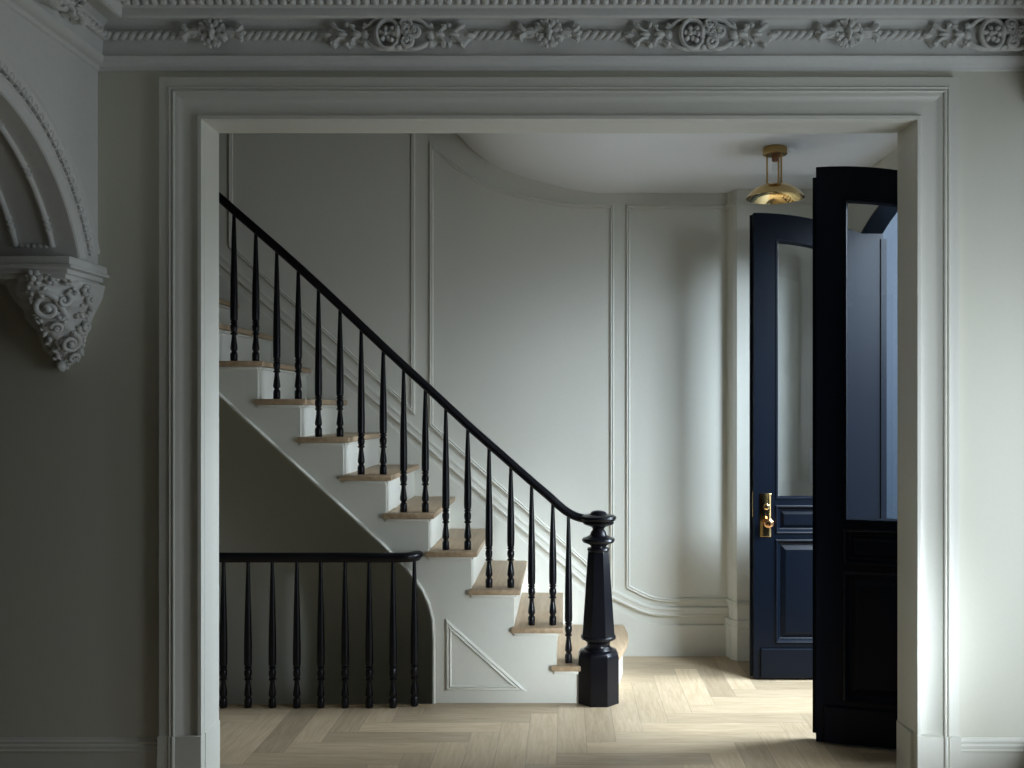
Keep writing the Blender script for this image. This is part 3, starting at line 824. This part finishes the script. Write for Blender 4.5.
# ------------------------------------------------------------------ doors
LW = .595
def door_leaf(name, loc, rz, label, lock):
    """local: x from the hinge to the meeting edge, +y the face towards the camera, z up."""
    root = empty(name, loc, rz); S(root, label, 'door')
    T = .023
    stile = .124; g0, g1 = stile, LW - stile
    ZG = .985
    def az(u): return 2.535 - .33 * (.595 - u) ** 2
    def strip(u0, u1, f0, f1, n=8):
        return [(u0 + (u1 - u0) * i / n, f1(u0 + (u1 - u0) * i / n)) for i in range(n + 1)] + [(u1 - (u1 - u0) * i / n, f0(u1 - (u1 - u0) * i / n)) for i in range(n + 1)]
    c = lambda v: (lambda u: v)
    bm = bmesh.new()
    prism(bm, strip(0, g0, c(.008), az, 4), 'y', -T, T); prism(bm, strip(g1, LW, c(.008), az, 4), 'y', -T, T)
    prism(bm, strip(g0, g1, lambda u: az(u) - .145, az), 'y', -T, T)
    for a, b in ((.94, ZG), (.755, .80), (.008, .205)): prism(bm, strip(g0, g1, c(a), c(b), 1), 'y', -T, T)
    finish('leaf_frame', bm, M['navy'], root, smooth=False, local=True)
    bm = bmesh.new(); prism(bm, strip(g0 - .008, g1 + .008, c(ZG - .008), lambda u: az(u) - .137), 'y', -.004, .004)
    finish('glass_pane', bm, M['glass'], root, smooth=False, local=True)
    # glazing bead, both faces
    bm = bmesh.new()
    ring = [(g0, ZG), (g1, ZG)] + [(g1 - (g1 - g0) * i / 8, az(g1 - (g1 - g0) * i / 8) - .145) for i in range(9)]
    bd = [(.006, -.006), (.003, .005), (-.004, .004), (-.010, -.010), (-.010, -.017), (.006, -.017)]
    for sg in (1, -1):
        n = (0, sg, 0); P = [(u, sg * T, z) for u, z in (ring if sg < 0 else ring)]
        # outward side is +a when n x t points outward
        pr = bd if sg > 0 else [(-a, b) for a, b in bd]
        sweep(bm, P, pr, n, True)
    finish('glazing_bead', bm, M['navy'], root, local=True, ang=25)
    for (nm, z0, z1) in (('upper_panel', .80, .94), ('lower_panel', .205, .755)):
        bm = bmesh.new()
        for sg in (1, -1):
            def ringv(d, y): return [bm.verts.new((u, sg * y, z)) for u, z in ((g0 + d, z0 + d), (g1 - d, z0 + d), (g1 - d, z1 - d), (g0 + d, z1 - d))]
            e = .042 if z1 - z0 < .3 else .05
            R = [ringv(-.008, T), ringv(-.008, T + .004), ringv(-.002, T + .009), ringv(.004, T + .006), ringv(.015, T - .012), ringv(.022, T - .016), ringv(.022 + .002, T - .016), ringv(e, T - .003), ringv(e + .003, T - .003)]
            for A, B in zip(R, R[1:]):
                for j in range(4): bm.faces.new((A[j], A[(j + 1) % 4], B[(j + 1) % 4], B[j]))
            bm.faces.new(R[-1])
        finish(nm, bm, M['navy'], root, smooth=False, local=True)
    bm = bmesh.new()
    for sg in (1, -1):
        y0, y1 = (T, T + .014) if sg > 0 else (-T - .014, -T)
        box(bm, .035, LW - .035, y0, y1, .012, .172, .006)
    finish('kick_board', bm, M['navy'], root, smooth=False, local=True)
    for zc_ in (.3, 1.3, 2.2):
        bm = bmesh.new(); lathe(bm, (-.004, -T, zc_ - .05), [(.008, 0), (.008, .1)], 10); finish('hinge', bm, M['brassold'], root, local=True)
    bm = bmesh.new()
    if lock: prism(bm, strip(LW - .012, LW + .012, c(.008), lambda u: az(min(u, LW)) - .004, 2), 'y', -T - .012, -T + .002)
    else: prism(bm, strip(LW - .014, LW + .016, c(.03), lambda u: az(min(u, LW)) - .035, 2), 'y', -T - .016, -T + .002)
    finish('astragal', bm, M['navy'], root, smooth=False, local=True)
    if lock:
        u0 = LW - .062; zc0 = .894
        bm = bmesh.new(); box(bm, u0 - .031, u0 + .031, T, T + .006, zc0 - .118, zc0 + .118, .003)
        lp = finish('lock_plate', bm, M['brass'], root, local=True); lp['label'] = 'polished brass lock plate'
        bm = bmesh.new(); R_ = Matrix.Rotation(-PI / 2, 4, 'X')
        lathe(bm, (u0 - .005, T + .005, zc0 + .046), [(.017, 0), (.017, .006), (.012, .010), (.010, .018), (.004, .020)], 18, ax=R_.to_3x3())
        finish('thumb_turn', bm, M['brass'], lp, local=True)
        bm = bmesh.new()
        lathe(bm, (u0 - .008, T + .005, zc0 - .038), [(.020, 0), (.018, .006), (.009, .012), (.008, .030), (.018, .038), (.026, .048), (.027, .056), (.022, .064), (.012, .069), (.001, .070)], 22, ax=R_.to_3x3())
        kb = finish('knob', bm, M['copper'], lp, local=True); kb['label'] = 'round reddish brass knob'
        bm = bmesh.new(); box(bm, LW - .001, LW + .004, -.012, .012, .88, 1.02, .001); finish('latch_plate', bm, M['brass'], root, local=True)
    return root
a_near = math.radians(180 - 17)
door_leaf('door_1', (1.620, DY1 - .03, 0), PI, 'navy glazed entrance door leaf farther away, with brass lock plate and knob', True)
door_leaf('door_2', (1.680, 3.985, 0), a_near, 'near-black glazed entrance door leaf nearest the right side of the cased opening', False)

# door casing of the doorway, vestibule side reveals
bm = bmesh.new()
lp_ = [(XR, DY0, 0)] + [(XR, y, z) for y, z in ap] + [(XR, DY1, 0)]
sweep(bm, lp_, [(-.010, -.112), (.0015, -.112), (.0015, .004), (-.010, .004)] , (-1, 0, 0))
box(bm, XR + .10, XR + .13, DY1 - .012, DY1 + .04, 0, 2.40)
S(finish('trim_11', bm, M['navy'], smooth=False))
bm = bmesh.new()
for x0 in (1.98, 2.65):
    P = [(x0, 5.2, .35), (x0, 5.2, 2.3), (x0 + .5, 5.2, 2.3), (x0 + .5, 5.2, .35)]
    sweep(bm, P, pm, (0, -1, 0), True)
S(finish('trim_12', bm, M['vest']))

# ------------------------------------------------------------------ switch plates on the pier behind the far door
for i, (py, lab) in enumerate(((456, 'white switch plate seen through the far door glass, upper of two'), (474, 'white switch plate seen through the far door glass, lower of two'))):
    c = pt(815, py, DBP)
    sp = empty('switch_plate', c); tag(sp, lab, 'switch', 'switch plates behind the far door')
    hh = .045 if i == 0 else .055
    bm = bmesh.new(); box(bm, c.x - .036, c.x + .036, DBP - .006, DBP, c.z - hh, c.z + hh, .002); finish('plate', bm, M['white'], sp)
    bm = bmesh.new(); box(bm, c.x - .012, c.x + .012, DBP - .011, DBP - .004, c.z - .025, c.z + .025, .002); finish('rocker', bm, M['white'], sp)

# ------------------------------------------------------------------ ceiling light
LX, LY = 1.032, 4.62
lamp = empty('ceiling_light', (LX, LY, HC)); tag(lamp, 'brass semi-flush ceiling light with shallow dish shade hanging from three rods', 'ceiling light')
s = LY / F
def lz(y): return EYE + (CY - y) * s
bm = bmesh.new(); lathe(bm, (LX, LY, 0), [(.056, lz(155)), (.060, lz(154.4)), (.060, HC - .010), (.056, HC - .0)], 40); finish('canopy', bm, M['brassold'], lamp)
for a in (PI * .95, PI * 1.72, PI * .28):
    bm = bmesh.new(); x = LX + .038 * math.cos(a); y = LY + .038 * math.sin(a)
    lathe(bm, (x, y, 0), [(.0048, lz(187)), (.0048, lz(150))], 10); finish('rod', bm, M['brassold'], lamp)
bm = bmesh.new(); lathe(bm, (LX, LY, 0), [(.012, lz(161.5)), (.016, lz(161)), (.0165, lz(154)), (.013, lz(152)), (.013, lz(150))], 18); finish('socket', bm, M['socket'], lamp)
bm = bmesh.new(); lathe(bm, (LX, LY, 0), [(.002, lz(171.5)), (.009, lz(171)), (.0145, lz(168.5)), (.015, lz(166)), (.010, lz(163)), (.009, lz(161.5))], 18); finish('bulb', bm, M['bulb'], lamp)
bm = bmesh.new()
op = [(.018, lz(183.5)), (.040, lz(184)), (.065, lz(185.3)), (.095, lz(188.2)), (.122, lz(192.2)), (.1415, lz(197.4))]
prf = op + [(.140, lz(196.6))] + [(r - .003, z - .0035) for r, z in op[::-1]] 
prf = prf + [(.001, lz(183.9)), ]
prf = [(.001, op[0][1])] + op + [(.1435, lz(198))] + [(r - .003, z - .004) for r, z in op[::-1]] + [(.001, op[0][1] - .004)]
tilt = Matrix.Rotation(math.radians(-3), 3, 'Y')
lathe(bm, (LX, LY, 0), [(r, z) for r, z in prf], 56, cap=False)
finish('shade', bm, M['brass'], lamp, ang=60)
bm = bmesh.new(); lathe(bm, (LX, LY, 0), [(.004, lz(187)), (.024, lz(186.5)), (.026, lz(184.8)), (.024, lz(183.4)), (.004, lz(183))], 24); finish('hub', bm, M['brassold'], lamp)

# ------------------------------------------------------------------ light
def area(name, loc, rot, sx, sy, power, col):
    l = bpy.data.lights.new(name, 'AREA'); l.shape = 'RECTANGLE'; l.size = sx; l.size_y = sy; l.energy = power; l.color = col
    o = bpy.data.objects.new(name, l); COL.objects.link(o); o.location = loc; o.rotation_euler = rot
    return o
# daylight through the outer door and the room window (facing -X), plus added fills
def aim(a, b):
    return (Vector(b) - Vector(a)).to_track_quat('-Z', 'Y').to_euler()
LW_ = [38, 94, 13, 16, 20, 3.0, 5.2]
DAY = (.74, .87, 1.0)
P = (2.52, 3.38, 2.75)
l = area('daylight_entrance', P, aim(P, (.6, 5.6, .9)), .6, 1.5, LW_[0], DAY); l.data.spread = math.radians(90)
P = (4.0, 4.5, 5.5)
l = area('daylight_sky', P, aim(P, (1.0, 4.5, .0)), 1.6, 1.6, LW_[1], (.73, .865, 1.0)); l.data.spread = math.radians(60)
P = (2.5, 2.0, .95)
l = area('daylight_window', P, aim(P, (1.4, 3.7, 1.0)), 1.0, 1.7, LW_[2], (.82, .915, 1.0)); l.data.spread = math.radians(125)
P = (3.9, 3.1, 2.6)
l = area('daylight_street', P, aim(P, (.6, 5.2, .8)), 1.4, 1.5, LW_[3], DAY); l.data.spread = math.radians(50)
P = (4.6, 4.8, 2.9)
l = area('daylight_avenue', P, aim(P, (-1.2, 4.0, .8)), 1.0, 1.5, LW_[4], DAY); l.data.spread = math.radians(36)
P = (2.6, 1.6, .8)
l = area('stringer_fill', P, aim(P, (.3, 4.7, .35)), .5, .5, LW_[5], (.80, .91, 1.0)); l.data.spread = math.radians(21)  # added narrow fill beam that brightens the stringer, no source of its own
P = (2.12, 3.08, 1.05)
l = area('front_wall_fill', P, aim(P, (.4, 3.55, 1.05)), .2, 1.7, LW_[6], (.79, .905, 1.0)); l.data.spread = math.radians(150)  # added strip fill outside the window, shapes the falloff along the front wall
wd = bpy.data.worlds.new('World'); SC.world = wd; wd.use_nodes = True
wd.node_tree.nodes['Background'].inputs[0].default_value = (.62, .72, .85, 1); wd.node_tree.nodes['Background'].inputs[1].default_value = .6

# ------------------------------------------------------------------ camera
cam = bpy.data.cameras.new('camera'); co = bpy.data.objects.new('camera', cam); COL.objects.link(co)
co.location = (0, 0, EYE); co.rotation_euler = (PI / 2, 0, 0)
cam.sensor_width = 36; cam.lens = 36 * F / 1024
cam.shift_x = -(CX - 512) / 1024; cam.shift_y = (CY - 384) / 1024
cam.clip_start = .05
SC.camera = co
vs = SC.view_settings
vs.view_transform = 'Standard'; vs.look = 'None'; vs.gamma = 1; vs.exposure = 0; vs.use_curve_mapping = False
